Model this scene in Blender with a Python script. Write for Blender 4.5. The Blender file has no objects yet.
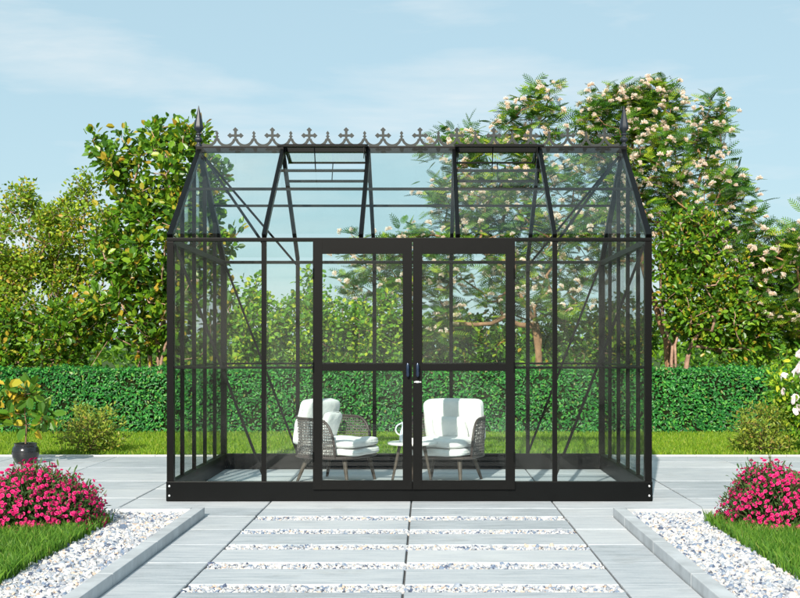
import bpy, bmesh, math, random
import numpy as np
from mathutils import Vector, Matrix
random.seed(7)
RNG = np.random.default_rng(11)
S = bpy.context.scene
COL = S.collection
R = math.radians
F, VX, VY, H = 1188.0, 425.7, 348.0, 1.2

def at(px, py, Y):                       # point of the place seen at that spot, at distance Y
    return Vector(((px-VX)/F*Y, Y, H-(py-VY)/F*Y))

# ------------------------------------------------------------------ materials
def new_mat(name):
    m = bpy.data.materials.new(name); m.use_nodes = True
    nt = m.node_tree; nt.nodes.clear()
    return m, nt, nt.nodes.new('ShaderNodeOutputMaterial')
def N(nt, t, **kw):
    n = nt.nodes.new(t)
    for k, v in kw.items(): setattr(n, k, v)
    return n
def ramp(nt, stops, interp='LINEAR'):
    r = N(nt, 'ShaderNodeValToRGB'); e = r.color_ramp.elements
    r.color_ramp.interpolation = interp
    while len(e) < len(stops): e.new(0.5)
    for el, (p, c) in zip(e, stops):
        el.position = p; el.color = (*c, 1)
    return r
def noise(nt, scale, detail=4, rough=.55, vec=None, obj=True, stretch=None):
    tc = N(nt, 'ShaderNodeTexCoord'); n = N(nt, 'ShaderNodeTexNoise')
    n.inputs['Scale'].default_value = scale; n.inputs['Detail'].default_value = detail
    n.inputs['Roughness'].default_value = rough
    mp = N(nt, 'ShaderNodeMapping')
    if stretch: mp.inputs['Scale'].default_value = stretch
    nt.links.new(tc.outputs['Object'], mp.inputs[0]); nt.links.new(mp.outputs[0], n.inputs['Vector'])
    return n
def simple(name, col, rough=.5, spec=.5, metal=0, bump=None, var=0, vscale=8):
    m, nt, out = new_mat(name)
    b = N(nt, 'ShaderNodeBsdfPrincipled')
    b.inputs['Roughness'].default_value = rough; b.inputs['Metallic'].default_value = metal
    b.inputs['Specular IOR Level'].default_value = spec
    if var:
        n = noise(nt, vscale)
        r = ramp(nt, [(.3, tuple(c*(1-var) for c in col)), (.7, tuple(min(1, c*(1+var)) for c in col))])
        nt.links.new(n.outputs['Fac'], r.inputs[0]); nt.links.new(r.outputs[0], b.inputs['Base Color'])
    else: b.inputs['Base Color'].default_value = (*col, 1)
    if bump:
        n2 = noise(nt, bump[0], 6); bp = N(nt, 'ShaderNodeBump')
        bp.inputs['Strength'].default_value = bump[1]; bp.inputs['Distance'].default_value = bump[2]
        nt.links.new(n2.outputs['Fac'], bp.inputs['Height']); nt.links.new(bp.outputs[0], b.inputs['Normal'])
    nt.links.new(b.outputs[0], out.inputs[0])
    return m
def leafmat(name, stops, trans=.35, rough=.45, spec=.4):
    m, nt, out = new_mat(name)
    a = N(nt, 'ShaderNodeAttribute', attribute_name='rnd')
    r = ramp(nt, stops); nt.links.new(a.outputs['Fac'], r.inputs[0])
    b = N(nt, 'ShaderNodeBsdfPrincipled'); b.inputs['Roughness'].default_value = rough
    b.inputs['Specular IOR Level'].default_value = spec
    nt.links.new(r.outputs[0], b.inputs['Base Color'])
    t = N(nt, 'ShaderNodeBsdfTranslucent')
    hs = N(nt, 'ShaderNodeHueSaturation'); hs.inputs['Value'].default_value = 1.3; hs.inputs['Hue'].default_value = .485
    nt.links.new(r.outputs[0], hs.inputs['Color']); nt.links.new(hs.outputs[0], t.inputs[0])
    mx = N(nt, 'ShaderNodeMixShader'); mx.inputs[0].default_value = trans
    nt.links.new(b.outputs[0], mx.inputs[1]); nt.links.new(t.outputs[0], mx.inputs[2])
    nt.links.new(mx.outputs[0], out.inputs[0])
    return m
def glassmat():
    m, nt, out = new_mat('clear_glass')
    t = N(nt, 'ShaderNodeBsdfTransparent'); t.inputs[0].default_value = (.950, .976, .968, 1)
    g = N(nt, 'ShaderNodeBsdfGlossy'); g.inputs['Roughness'].default_value = .015
    g.inputs[0].default_value = (1, 1, 1, 1)
    lw = N(nt, 'ShaderNodeLayerWeight'); lw.inputs[0].default_value = .5
    p5 = N(nt, 'ShaderNodeMath', operation='POWER'); p5.inputs[1].default_value = 5
    f = N(nt, 'ShaderNodeMapRange'); f.inputs['To Min'].default_value = .011; f.inputs['To Max'].default_value = .8
    nt.links.new(lw.outputs['Facing'], p5.inputs[0]); nt.links.new(p5.outputs[0], f.inputs[0])
    mx = N(nt, 'ShaderNodeMixShader')
    nt.links.new(f.outputs[0], mx.inputs[0]); nt.links.new(t.outputs[0], mx.inputs[1]); nt.links.new(g.outputs[0], mx.inputs[2])
    dd = N(nt, 'ShaderNodeBsdfDiffuse'); dd.inputs[0].default_value = (.5, .5, .47, 1)     # faint dust film
    dn = noise(nt, 1.3, 5, .6); dr_ = N(nt, 'ShaderNodeMapRange'); dr_.inputs['From Min'].default_value = .42; dr_.inputs['From Max'].default_value = .75; dr_.inputs['To Max'].default_value = .022
    nt.links.new(dn.outputs['Fac'], dr_.inputs[0]); m2 = N(nt, 'ShaderNodeMixShader')
    nt.links.new(dr_.outputs[0], m2.inputs[0]); nt.links.new(mx.outputs[0], m2.inputs[1]); nt.links.new(dd.outputs[0], m2.inputs[2])
    nt.links.new(m2.outputs[0], out.inputs[0])
    return m
def stonemat(name, bed=False):           # paving slabs, streaked pale concrete
    m, nt, out = new_mat(name)
    b = N(nt, 'ShaderNodeBsdfPrincipled'); b.inputs['Roughness'].default_value = .5
    b.inputs['Specular IOR Level'].default_value = .45
    n1 = noise(nt, 3.0, 8, .68, stretch=(1, 8, 1)); n2 = noise(nt, .55, 3); n3 = noise(nt, 60, 3, .7, stretch=(1, 3, 1))
    a = N(nt, 'ShaderNodeAttribute', attribute_name='rnd')
    def mth(op, x, y):
        q = N(nt, 'ShaderNodeMath', operation=op)
        for i, v in enumerate((x, y)):
            if isinstance(v, (int, float)): q.inputs[i].default_value = v
            else: nt.links.new(v, q.inputs[i])
        return q.outputs[0]
    s = mth('ADD', mth('MULTIPLY', n1.outputs['Fac'], .62), mth('MULTIPLY', n3.outputs['Fac'], .22))
    s = mth('ADD', s, mth('MULTIPLY', n2.outputs['Fac'], .22)); s = mth('ADD', s, mth('MULTIPLY', a.outputs['Fac'], .16))
    r = ramp(nt, [(.45, (.29, .315, .335)), (.55, (.40, .43, .46)), (.63, (.485, .505, .53)), (.75, (.58, .59, .60))])
    nt.links.new(s, r.inputs[0])
    n4 = noise(nt, 2.1, 9, .72); st = ramp(nt, [(.56, (1, 1, 1)), (.66, (.84, .83, .81)), (.78, (.72, .70, .66))]); nt.links.new(n4.outputs['Fac'], st.inputs[0])
    mm = N(nt, 'ShaderNodeMixRGB', blend_type='MULTIPLY'); mm.inputs[0].default_value = .8
    nt.links.new(r.outputs[0], mm.inputs[1]); nt.links.new(st.outputs[0], mm.inputs[2]); nt.links.new(mm.outputs[0], b.inputs['Base Color'])
    bp = N(nt, 'ShaderNodeBump'); bp.inputs['Strength'].default_value = .12; bp.inputs['Distance'].default_value = .002
    nt.links.new(n1.outputs['Fac'], bp.inputs['Height']); nt.links.new(bp.outputs[0], b.inputs['Normal'])
    rr = N(nt, 'ShaderNodeMapRange'); rr.inputs['To Min'].default_value = .42; rr.inputs['To Max'].default_value = .65
    nt.links.new(n2.outputs['Fac'], rr.inputs[0]); nt.links.new(rr.outputs[0], b.inputs['Roughness'])
    nt.links.new(b.outputs[0], out.inputs[0])
    return m
M = {}
M['frame'] = simple('black_powder_coat', (.0026, .0027, .0026), .40, .14, var=.15, vscale=20)
M['base'] = simple('black_steel_base', (.0016, .0022, .0024), .42, .12, var=.15)
M['crest'] = simple('grey_cast_metal', (.024, .029, .028), .45, .3, .1, var=.2, vscale=12)
M['screw'] = simple('zinc', (.7, .7, .7), .3, .5, .8)
M['rubber'] = simple('black_plastic', (.012, .013, .016), .3, .5)
M['glass'] = glassmat()
M['paving'] = stonemat('pale_streaked_concrete')
M['joint'] = simple('joint_sand', (.10, .10, .10), .95, .1, var=.4, vscale=30)
M['kerb'] = simple('kerb_concrete', (.45, .47, .49), .7, .3, bump=(40, .3, .003), var=.18, vscale=6)
M['kerb_edge'] = simple('pale_edging', (.66, .64, .60), .7, .3, var=.12, vscale=5)
M['soil'] = simple('soil', (.045, .035, .022), .95, .1, var=.4, vscale=12, bump=(30, .6, .02))
M['turf'] = simple('turf', (.13, .22, .018), .9, .15, var=.35, vscale=6, bump=(90, .6, .02))
M['far_ground'] = simple('far_meadow', (.05, .085, .02), .95, .1, var=.4, vscale=.6)
M['white_fabric'] = simple('white_cotton', (.80, .80, .79), .9, .2, bump=(14, .35, .02), var=.03)
M['rope'] = simple('grey_rope', (.135, .12, .115), .7, .3, var=.25, vscale=60)
M['tube'] = simple('taupe_tube', (.06, .045, .042), .45, .4)
M['leg'] = simple('dark_wood_leg', (.065, .05, .038), .5, .4, var=.25, vscale=15)
M['table'] = simple('white_lacquer', (.78, .76, .73), .4, .5)
M['enamel'] = simple('white_enamel', (.72, .78, .86), .2, .6)
M['pot'] = simple('black_glazed_pot', (.012, .012, .014), .18, .6, var=.3, vscale=8)
M['bark'] = simple('reddish_bark', (.38, .24, .17), .85, .2, bump=(25, .5, .02), var=.4, vscale=9)
M['bark_dark'] = simple('brown_bark', (.23, .145, .09), .85, .2, bump=(25, .5, .02), var=.4, vscale=9)
M['bark_silk'] = simple('orange_bark', (.30, .17, .095), .85, .2, bump=(25, .5, .02), var=.4, vscale=7)
M['twig'] = simple('brown_twig', (.13, .085, .05), .85, .2, var=.3)
M['core'] = simple('hedge_dark_fill', (.012, .016, .006), .95, .05, var=.4, vscale=20)  # near-black fill colour for the box inside the hedge
M['leaf_big'] = leafmat('broad_leaf', [(0, (.035, .105, .010)), (.5, (.11, .26, .016)), (.8, (.23, .38, .02)), (.92, (.38, .34, .03)), (1, (.46, .27, .03))], .3, .35)
M['leaf_small'] = leafmat('small_leaf', [(0, (.08, .17, .012)), (.5, (.20, .34, .02)), (.85, (.40, .48, .035)), (1, (.55, .33, .05))], .35)
M['leaf_lime'] = leafmat('lime_leaf', [(0, (.06, .19, .014)), (.5, (.16, .36, .024)), (.85, (.38, .54, .035)), (1, (.60, .60, .045))], .4)
M['leaf_silk'] = leafmat('feathery_leaf', [(0, (.016, .065, .008)), (.45, (.05, .16, .012)), (.8, (.17, .33, .018)), (1, (.40, .48, .03))], .35)
M['leaf_hedge'] = leafmat('hedge_leaf', [(0, (.010, .085, .016)), (.5, (.026, .20, .036)), (.85, (.065, .32, .045)), (.96, (.14, .40, .06)), (1, (.22, .20, .05))], .25, .42)
M['leaf_lemon'] = leafmat('lemon_leaf', [(0, (.05, .14, .012)), (.6, (.10, .24, .02)), (.74, (.16, .30, .025)), (.8, (.55, .45, .04)), (1, (.65, .42, .05))], .35, .3)
M['leaf_shrub'] = leafmat('shrub_leaf', [(0, (.08, .13, .012)), (.5, (.18, .27, .025)), (.9, (.36, .38, .05)), (1, (.30, .18, .05))], .3)
M['leaf_pink'] = leafmat('carnation_leaf', [(0, (.035, .09, .025)), (.6, (.07, .15, .04)), (1, (.14, .20, .06))], .25)
M['grass'] = leafmat('grass_blade', [(0, (.10, .21, .012)), (.5, (.19, .33, .02)), (.9, (.30, .44, .03)), (1, (.42, .43, .09))], .4, .5)
M['grass_long'] = leafmat('long_grass_blade', [(0, (.05, .15, .015)), (.5, (.10, .25, .025)), (.9, (.19, .36, .04)), (1, (.30, .38, .09))], .4, .5)
M['pink'] = leafmat('magenta_petal', [(0, (.48, .006, .10)), (.5, (.70, .018, .18)), (1, (.82, .085, .30))], .25, .6, .2)
M['blossom'] = leafmat('silk_blossom', [(0, (.88, .66, .48)), (.4, (.90, .78, .66)), (1, (.92, .88, .86))], .35, .7, .1)
M['rose'] = leafmat('rose_petal', [(0, (.84, .66, .70)), (.5, (.88, .79, .82)), (1, (.90, .87, .88))], .3, .6, .2)
def gravelmat():
    m, nt, out = new_mat('white_gravel')
    a = N(nt, 'ShaderNodeAttribute', attribute_name='rnd')
    r = ramp(nt, [(0, (.50, .50, .51)), (.26, (.31, .33, .37)), (.46, (.58, .57, .56)), (.64, (.55, .42, .33)), (.70, (.62, .56, .5)), (.77, (.16, .21, .30)), (.87, (.07, .09, .15)), (.93, (.30, .34, .40))], 'CONSTANT')
    nt.links.new(a.outputs['Fac'], r.inputs[0])
    b = N(nt, 'ShaderNodeBsdfPrincipled'); b.inputs['Roughness'].default_value = .6
    nt.links.new(r.outputs[0], b.inputs['Base Color']); nt.links.new(b.outputs[0], out.inputs[0])
    return m
M['gravel'] = gravelmat()

# ------------------------------------------------------------------ mesh helpers
class MB:
    def __init__(s): s.v = []; s.f = []
    def add(s, vs, fs):
        o = len(s.v); s.v += [tuple(p) for p in vs]; s.f += [tuple(i+o for i in f) for f in fs]; return s
    def box(s, x0, x1, y0, y1, z0, z1):
        return s.add([(x0,y0,z0),(x1,y0,z0),(x1,y1,z0),(x0,y1,z0),(x0,y0,z1),(x1,y0,z1),(x1,y1,z1),(x0,y1,z1)],
              [(0,3,2,1),(4,5,6,7),(0,1,5,4),(1,2,6,5),(2,3,7,6),(3,0,4,7)])
    def bar(s, a, b, w, h, up=(0,0,1)):      # rectangular bar from a to b
        a = Vector(a); b = Vector(b); d = (b-a).normalized(); u = Vector(up)
        sd = d.cross(u).normalized(); u = sd.cross(d).normalized()
        vs = []
        for p in (a, b):
            for i, j in ((-1,-1),(1,-1),(1,1),(-1,1)): vs.append(p+sd*(w/2*i)+u*(h/2*j))
        return s.add(vs, [(0,1,2,3),(7,6,5,4),(0,4,5,1),(1,5,6,2),(2,6,7,3),(3,7,4,0)])
    def tube(s, pts, rad, n=8, cap=True):
        pts = [Vector(p) for p in pts]
        if not hasattr(rad, '__len__'): rad = [rad]*len(pts)
        vs = []; fs = []; prev = None
        for i, p in enumerate(pts):
            d = (pts[min(i+1, len(pts)-1)]-pts[max(i-1, 0)]).normalized()
            if prev is None:
                a = d.cross(Vector((0,0,1)));  a = a if a.length > .05 else d.cross(Vector((1,0,0)))
            else: a = prev - d*prev.dot(d)
            a.normalize(); prev = a; b = d.cross(a)
            for k in range(n):
                t = 2*math.pi*k/n; vs.append(p+(a*math.cos(t)+b*math.sin(t))*rad[i])
        for i in range(len(pts)-1):
            for k in range(n):
                k2 = (k+1) % n; fs.append((i*n+k, i*n+k2, (i+1)*n+k2, (i+1)*n+k))
        if cap: fs.append(tuple(range(n-1, -1, -1))); fs.append(tuple((len(pts)-1)*n+k for k in range(n)))
        return s.add(vs, fs)
    def lathe(s, prof, n=24, c=(0,0,0), rot=0):
        vs = []; fs = []
        for r, z in prof:
            for k in range(n):
                t = 2*math.pi*k/n+rot; vs.append((c[0]+r*math.cos(t), c[1]+r*math.sin(t), c[2]+z))
        for i in range(len(prof)-1):
            for k in range(n):
                k2 = (k+1) % n; fs.append((i*n+k, i*n+k2, (i+1)*n+k2, (i+1)*n+k))
        fs.append(tuple(range(n-1, -1, -1))); fs.append(tuple((len(prof)-1)*n+k for k in range(n)))
        return s.add(vs, fs)
    def prism(s, poly, off, th):             # poly: 3-D points in a plane; extruded by vector off*th
        off = Vector(off).normalized()*th; n = len(poly)
        a = [Vector(p)-off/2 for p in poly]; b = [Vector(p)+off/2 for p in poly]
        return s.add(a+b, [tuple(range(n-1,-1,-1)), tuple(range(n, 2*n))]+[(i,(i+1)%n,n+(i+1)%n,n+i) for i in range(n)])
    def rings(s, rings, closed=True, cap=True):
        n = len(rings[0]); vs = [p for r in rings for p in r]; fs = []
        for i in range(len(rings)-1):
            for k in range(n if closed else n-1):
                k2 = (k+1) % n; fs.append((i*n+k, i*n+k2, (i+1)*n+k2, (i+1)*n+k))
        if cap: fs.append(tuple(range(n-1,-1,-1))); fs.append(tuple((len(rings)-1)*n+k for k in range(n)))
        return s.add(vs, fs)
    def build(s, name, mat, parent=None, smooth=False, loc=None, bevel=0):
        me = bpy.data.meshes.new(name); me.from_pydata(s.v, [], s.f); me.update()
        bm = bmesh.new(); bm.from_mesh(me); bmesh.ops.recalc_face_normals(bm, faces=bm.faces)
        if bevel: bmesh.ops.bevel(bm, geom=list(bm.edges), offset=bevel, segments=2, affect='EDGES', profile=.6)
        bm.to_mesh(me); bm.free()
        if smooth:
            me.polygons.foreach_set('use_smooth', [True]*len(me.polygons))
            if smooth != 'all':
                me.set_sharp_from_angle(angle=R(smooth if smooth is not True else 40))
        me.materials.append(mat)
        o = bpy.data.objects.new(name, me); COL.objects.link(o)
        if parent: o.parent = parent
        if loc is not None: o.location = loc
        return o
def empty(name, loc, rz=0):
    o = bpy.data.objects.new(name, None); COL.objects.link(o); o.location = loc
    o.rotation_euler = (0, 0, rz); o.empty_display_size = .2
    return o
def tag(o, label=None, cat=None, group=None, kind=None):
    if label: o['label'] = label
    if cat: o['category'] = cat
    if group: o['group'] = group
    if kind: o['kind'] = kind
    return o
def structure(o): o['kind'] = 'structure'; return o

def np_mesh(name, V, Fq, rnd, mat, parent=None, smooth=False):
    """V (n,3); Fq (m,k) faces all k-gons; rnd per face"""
    me = bpy.data.meshes.new(name); m, k = Fq.shape
    me.vertices.add(len(V)); me.vertices.foreach_set('co', V.astype(np.float32).ravel())
    me.loops.add(m*k); me.loops.foreach_set('vertex_index', Fq.astype(np.int32).ravel())
    me.polygons.add(m); me.polygons.foreach_set('loop_start', np.arange(0, m*k, k, dtype=np.int32))
    me.polygons.foreach_set('loop_total', np.full(m, k, dtype=np.int32))
    at_ = me.attributes.new('rnd', 'FLOAT', 'FACE'); at_.data.foreach_set('value', rnd.astype(np.float32))
    me.update(calc_edges=True); me.validate()
    me.polygons.foreach_set('use_smooth', [bool(smooth)]*m)
    me.materials.append(mat)
    o = bpy.data.objects.new(name, me); COL.objects.link(o)
    if parent: o.parent = parent
    return o
def frames(d, up):                        # orthonormal frames from direction d and rough up; rows x=d, y, z
    d = d/np.linalg.norm(d, axis=1, keepdims=True)
    y = np.cross(up, d); y /= np.linalg.norm(y, axis=1, keepdims=True)+1e-9
    z = np.cross(d, y)
    return d, y, z
def stamp(tv, tf, pos, d, up, size, rnd):
    """copies of template (tv, tf) at pos with axes; returns V,F,rnd"""
    x, y, z = frames(d, up); n = len(pos); k = len(tv)
    s = size[:, None, None]
    V = pos[:, None, :]+s*(tv[None, :, 0:1]*x[:, None, :]+tv[None, :, 1:2]*y[:, None, :]+tv[None, :, 2:3]*z[:, None, :])
    Fq = (tf[None]+(np.arange(n)*k)[:, None, None]).reshape(-1, tf.shape[1])
    return V.reshape(-1, 3), Fq, np.repeat(rnd, len(tf))
LEAF_V = np.array([(0,0,0),(.30,.24,.07),(.72,.23,.06),(1,0,-.08),(.72,-.23,.06),(.30,-.24,.07)], float)
LEAF_F = np.array([(0,3,2,1),(0,5,4,3)])
NLEAF_V = LEAF_V*np.array([1, .55, .8])
def frond_template():
    v = []; f = []
    for i in range(8):
        t = .12+.88*i/7.5; z = -.32*t*t; L = .25*math.sin(math.pi*(.18+.72*t)); w = .038
        for sg in (-1, 1):
            o = len(v); bx = t
            v += [(bx-w,0,z),(bx+w,0,z),(bx+.13+w*.5,sg*L,z-.08*abs(L)/.3),(bx+.13-w*.8,sg*L,z-.08*abs(L)/.3)]
            f.append((o,o+1,o+2,o+3))
    o = len(v)
    v += [(0,-.008,.0),(0,.008,0),(1,.006,-.32),(1,-.006,-.32)]; f.append((o,o+1,o+2,o+3))
    return np.array(v, float), np.array(f)
FROND_V, FROND_F = frond_template()

def rand_dirs(n, up=.0):
    d = RNG.normal(size=(n, 3)); d[:, 2] += up
    return d/np.linalg.norm(d, axis=1, keepdims=True)

# ------------------------------------------------------------------ trees
def in_lobes(lobes, n, shell=.0):
    """lobes: (centre, (rx,ry,rz), weight)"""
    w = np.array([l[2] for l in lobes]); w = w/w.sum()
    idx = RNG.choice(len(lobes), size=n, p=w); d = rand_dirs(n)
    r = (shell+(1-shell)*RNG.random(n))**(1/2.2)
    c = np.array([list(l[0]) for l in lobes])[idx]; rad = np.array([l[1] for l in lobes])[idx]
    return c+d*rad*r[:, None]
def grow(root, stems, attr, step=.22, wob=.035, zpen=.5):
    """skeleton: stems are polylines from the ground; attractor points join the nearest node"""
    P = []; par = []
    for st in stems:
        last = -1
        for i in range(len(st)-1):
            a = Vector(st[i]); b = Vector(st[i+1]); k = max(1, int((b-a).length/step))
            for j in range(0 if i == 0 else 1, k+1):
                P.append(tuple(a.lerp(b, j/k)+Vector((random.uniform(-1,1)*wob*.5, random.uniform(-1,1)*wob*.5, 0)))); par.append(last); last = len(P)-1
    base_n = len(P)
    order = np.argsort(np.linalg.norm(attr-np.array(root), axis=1)); tips = []
    for ai in order:
        a = attr[ai]; Q = np.array(P); dv = a-Q; dist = np.linalg.norm(dv, axis=1)
        cost = dist*(1+.55*np.clip(-dv[:, 2]/(dist+1e-6)+.25, 0, 1.5))
        cost[Q[:, 2] < zpen] += 3
        j = int(np.argmin(cost)); d = dist[j]
        if d < .05: continue
        k = max(1, int(d/step)); last = j; p0 = np.array(P[j])
        for q in range(1, k+1):
            t = q/k; p = p0+(a-p0)*t
            p = p+np.array([random.uniform(-1,1)*wob, random.uniform(-1,1)*wob, random.uniform(-1,1)*wob-.12*d*math.sin(math.pi*t)*.5])*(t < 1)
            P.append(tuple(p)); par.append(last); last = len(P)-1
        tips.append(last)
    return P, par, tips, base_n
def skeleton_mesh(P, par, tip_r, power, maxr, sides=6):
    n = len(P); acc = [0.0]*n; nch = [0]*n
    for i in range(n):
        if par[i] >= 0: nch[par[i]] += 1
    r = [0.0]*n
    for i in range(n-1, -1, -1):
        r[i] = max(tip_r, acc[i]**(1/power)) if acc[i] else tip_r
        if par[i] >= 0: acc[par[i]] += r[i]**power
    r = [min(x, maxr) for x in r]
    mb = MB(); child_first = {}
    # chains
    kids = [[] for _ in range(n)]
    for i in range(n):
        if par[i] >= 0: kids[par[i]].append(i)
    starts = [i for i in range(n) if par[i] < 0]; stack = [(s, None) for s in starts]
    while stack:
        s, pre = stack.pop(); ch = ([pre] if pre is not None else [])+[s]; cur = s
        while kids[cur]:
            ks = sorted(kids[cur], key=lambda q: -r[q])
            for q in ks[1:]: stack.append((q, cur))
            cur = ks[0]; ch.append(cur)
        if len(ch) > 1:
            rr = [r[c] for c in ch]
            if pre is not None: rr[0] = rr[1]
            big = max(rr)
            mb.tube([P[c] for c in ch], rr, sides if big > .02 else 4, cap=False)
    return mb
def shift(o_pts, org): return [tuple(np.array(p)-np.array(org)) for p in o_pts]

FLOWER_MESH = {}
def puff_mesh(key, mat, kind):
    if key in FLOWER_MESH: return FLOWER_MESH[key]
    rng = np.random.default_rng(abs(hash(kind)) % 9+3+len(FLOWER_MESH))
    if kind == 'puff':                    # silk blossom: fan of fine filaments
        n = 70; d = rng.normal(size=(n, 3)); d[:, 2] = np.abs(d[:, 2])*1.2-.15; d /= np.linalg.norm(d, axis=1, keepdims=True)
        side = np.cross(d, rng.normal(size=(n, 3))); side /= np.linalg.norm(side, axis=1, keepdims=True)
        L = (.8+.3*rng.random(n))[:, None]
        V = np.concatenate([np.zeros((n, 1, 3)), (d*L-side*.13)[:, None], (d*L+side*.13)[:, None]], 1).reshape(-1, 3)
        Fq = np.arange(n*3).reshape(n, 3); rnd = np.clip(rng.normal(.5, .3, n), 0, 1)
    else:                                 # ruffled petals in rings
        v = []; f = []; rn = []
        for ring, (cnt, rad, el) in enumerate(((7, 1, .12), (6, .75, .5), (5, .5, .85), (3, .3, 1.1))):
            for i in range(cnt):
                a = 2*math.pi*(i+.5*ring)/cnt+rng.uniform(-.2, .2); e = el+rng.uniform(-.12, .12)
                dx = np.array([math.cos(a)*math.cos(e), math.sin(a)*math.cos(e), math.sin(e)])
                sd = np.array([-math.sin(a), math.cos(a), 0]); up = np.cross(dx, sd)*-1
                o = len(v); w = .5
                v += [np.zeros(3), dx*rad*.75-sd*w*rad+up*.05, dx*rad+up*.1, dx*rad*.75+sd*w*rad+up*.05]
                f.append((o, o+1, o+2, o+3)); rn.append(rng.random())
        V = np.array(v); Fq = np.array(f); rnd = np.array(rn)
    o = np_mesh(key, V, Fq, rnd, mat); me = o.data; bpy.data.objects.remove(o)
    FLOWER_MESH[key] = (me, V, Fq, rnd); return FLOWER_MESH[key]
def flowers(name, kind, mat, pos, dirs, size, parent, keep=100, score=None):
    """the keep nearest to the viewer as objects, the rest as one 'stuff' part"""
    me, V, Fq, rnd = puff_mesh(name, mat, kind)
    order = np.argsort(pos[:, 1] if score is None else score)
    for i in order[:keep]:
        o = bpy.data.objects.new(name, me); COL.objects.link(o); o.parent = parent
        o.location = pos[i]; o.rotation_mode = 'QUATERNION'
        q = Vector(dirs[i]).to_track_quat('Z', 'Y'); o.rotation_quaternion = q; o.scale = (size[i],)*3
    rest = order[keep:]
    if len(rest):
        x = np.cross(dirs[rest], np.array([.3, .5, .1])); x /= np.linalg.norm(x, axis=1, keepdims=True)
        VV, FF, rr = stamp(V, Fq, pos[rest], x, dirs[rest], size[rest], RNG.random(len(rest)))
        rr = np.clip(np.tile(rnd, len(rest)), 0, 1)
        o = np_mesh(name+'_mass', VV, FF, rr, mat, parent); o['kind'] = 'stuff'

def tree(name, label, cat, root, stems, lobes, n_attr, leaf, per_tip, size, spread, mats, group=None,
         tip_r=.005, power=2.4, maxr=.12, frond=False, blossom=0, shell=.25, tall=.3, step=.22, crown_name='crown', bias=0., wob=.035, zmin=.25, zpen=.5):
    root = Vector(root); t = empty(name, root); tag(t, label, cat, group)
    attr = in_lobes(lobes, n_attr, shell); attr = attr[attr[:, 2] > zmin]
    P, par, tips, bn = grow(tuple(root), stems, attr, step, wob, zpen)
    org = np.array(root)
    mb = skeleton_mesh([tuple(np.array(p)-org) for p in P], par, tip_r, power, maxr)
    mb.build('trunk', mats[0], t, smooth='all')
    A = np.array(P)-org
    tipsA = A[tips]
    tdir = A[tips]-A[[par[i] for i in tips]]; tdir /= np.linalg.norm(tdir, axis=1, keepdims=True)+1e-9
    if frond:
        k = per_tip; n = len(tips)*k
        pos = np.repeat(tipsA, k, 0)+RNG.normal(size=(n, 3))*spread*.6
        ang = RNG.random(n)*2*np.pi
        d = np.stack([np.cos(ang), np.sin(ang), RNG.uniform(-.5, .6, n)], 1)+.5*np.repeat(tdir, k, 0)
        d[:, 1] -= bias
        up = np.tile([-.1, -.55, .8], (n, 1))+RNG.normal(size=(n, 3))*.45
        V, Fq, rr = stamp(FROND_V, FROND_F, pos, d, up, size*RNG.uniform(.65, 1.15, n), RNG.random(n))
        rr = np.clip(rr+RNG.normal(size=len(rr))*.08, 0, 1)
        np_mesh(crown_name, V, Fq, rr, mats[1], t)
        if blossom:
            sel = RNG.choice(len(tips), size=min(blossom, len(tips)), replace=False)
            extra = blossom-len(sel); sel = np.concatenate([sel, RNG.choice(len(tips), size=extra)]) if extra > 0 else sel
            pos = tipsA[sel]+np.stack([RNG.normal(size=len(sel))*.17, RNG.normal(size=len(sel))*.12-.10, RNG.uniform(-.06, .14, len(sel))], 1)
            dr = rand_dirs(len(sel), 1.8)
            flowers('blossom', 'puff', M['blossom'], pos, dr, RNG.uniform(.036, .062, len(sel)), t, 100, score=pos[:, 1]-.3*pos[:, 2])
    else:
        last = np.array([par[i] for i in tips]); base = np.concatenate([tipsA, (tipsA+A[last])/2, A[last]])
        bd = np.concatenate([tdir]*3)
        k = max(1, per_tip//3); n = len(base)*k
        pos = np.repeat(base, k, 0); off = rand_dirs(n, tall); pos = pos+off*spread*RNG.random(n)[:, None]**.6
        d = off+.35*np.repeat(bd, k, 0)+RNG.normal(size=(n, 3))*.35; d[:, 2] -= .2
        up = RNG.normal(size=(n, 3))*.55+np.array([-.25, -.45, .8])
        V, Fq, rr = stamp(leaf, LEAF_F, pos, d, up, size*RNG.uniform(.6, 1.15, n), RNG.random(n)**1.15)
        np_mesh(crown_name, V, Fq, rr, mats[1], t)
    return t, A, tips, tdir

def L(px, py, rx, ry, Y, rd=None, w=None):          # lobe from its place in the view at distance Y
    s = Y/F; c = at(px, py, Y); a = rx*s; b = ry*s
    return (tuple(c), (a, rd if rd else (a+b)/2*.8, b), w if w else rx*ry)

# ------------------------------------------------------------------ ground
g = MB(); g.add([(-600,-60,-.06),(600,-60,-.06),(600,1200,-.06),(-600,1200,-.06)], [(0,1,2,3)])
structure(g.build('ground', M['far_ground']))
GX0, GX1 = -1.58, 1.34                   # outer faces of the two kerbs
PB = 8.50                                # far face of the kerbs
EDGE = 13.17
b = MB(); b.box(-14, 14, -1, EDGE, -.05, -.014)
structure(b.build('paving_bed', M['joint']))
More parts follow.
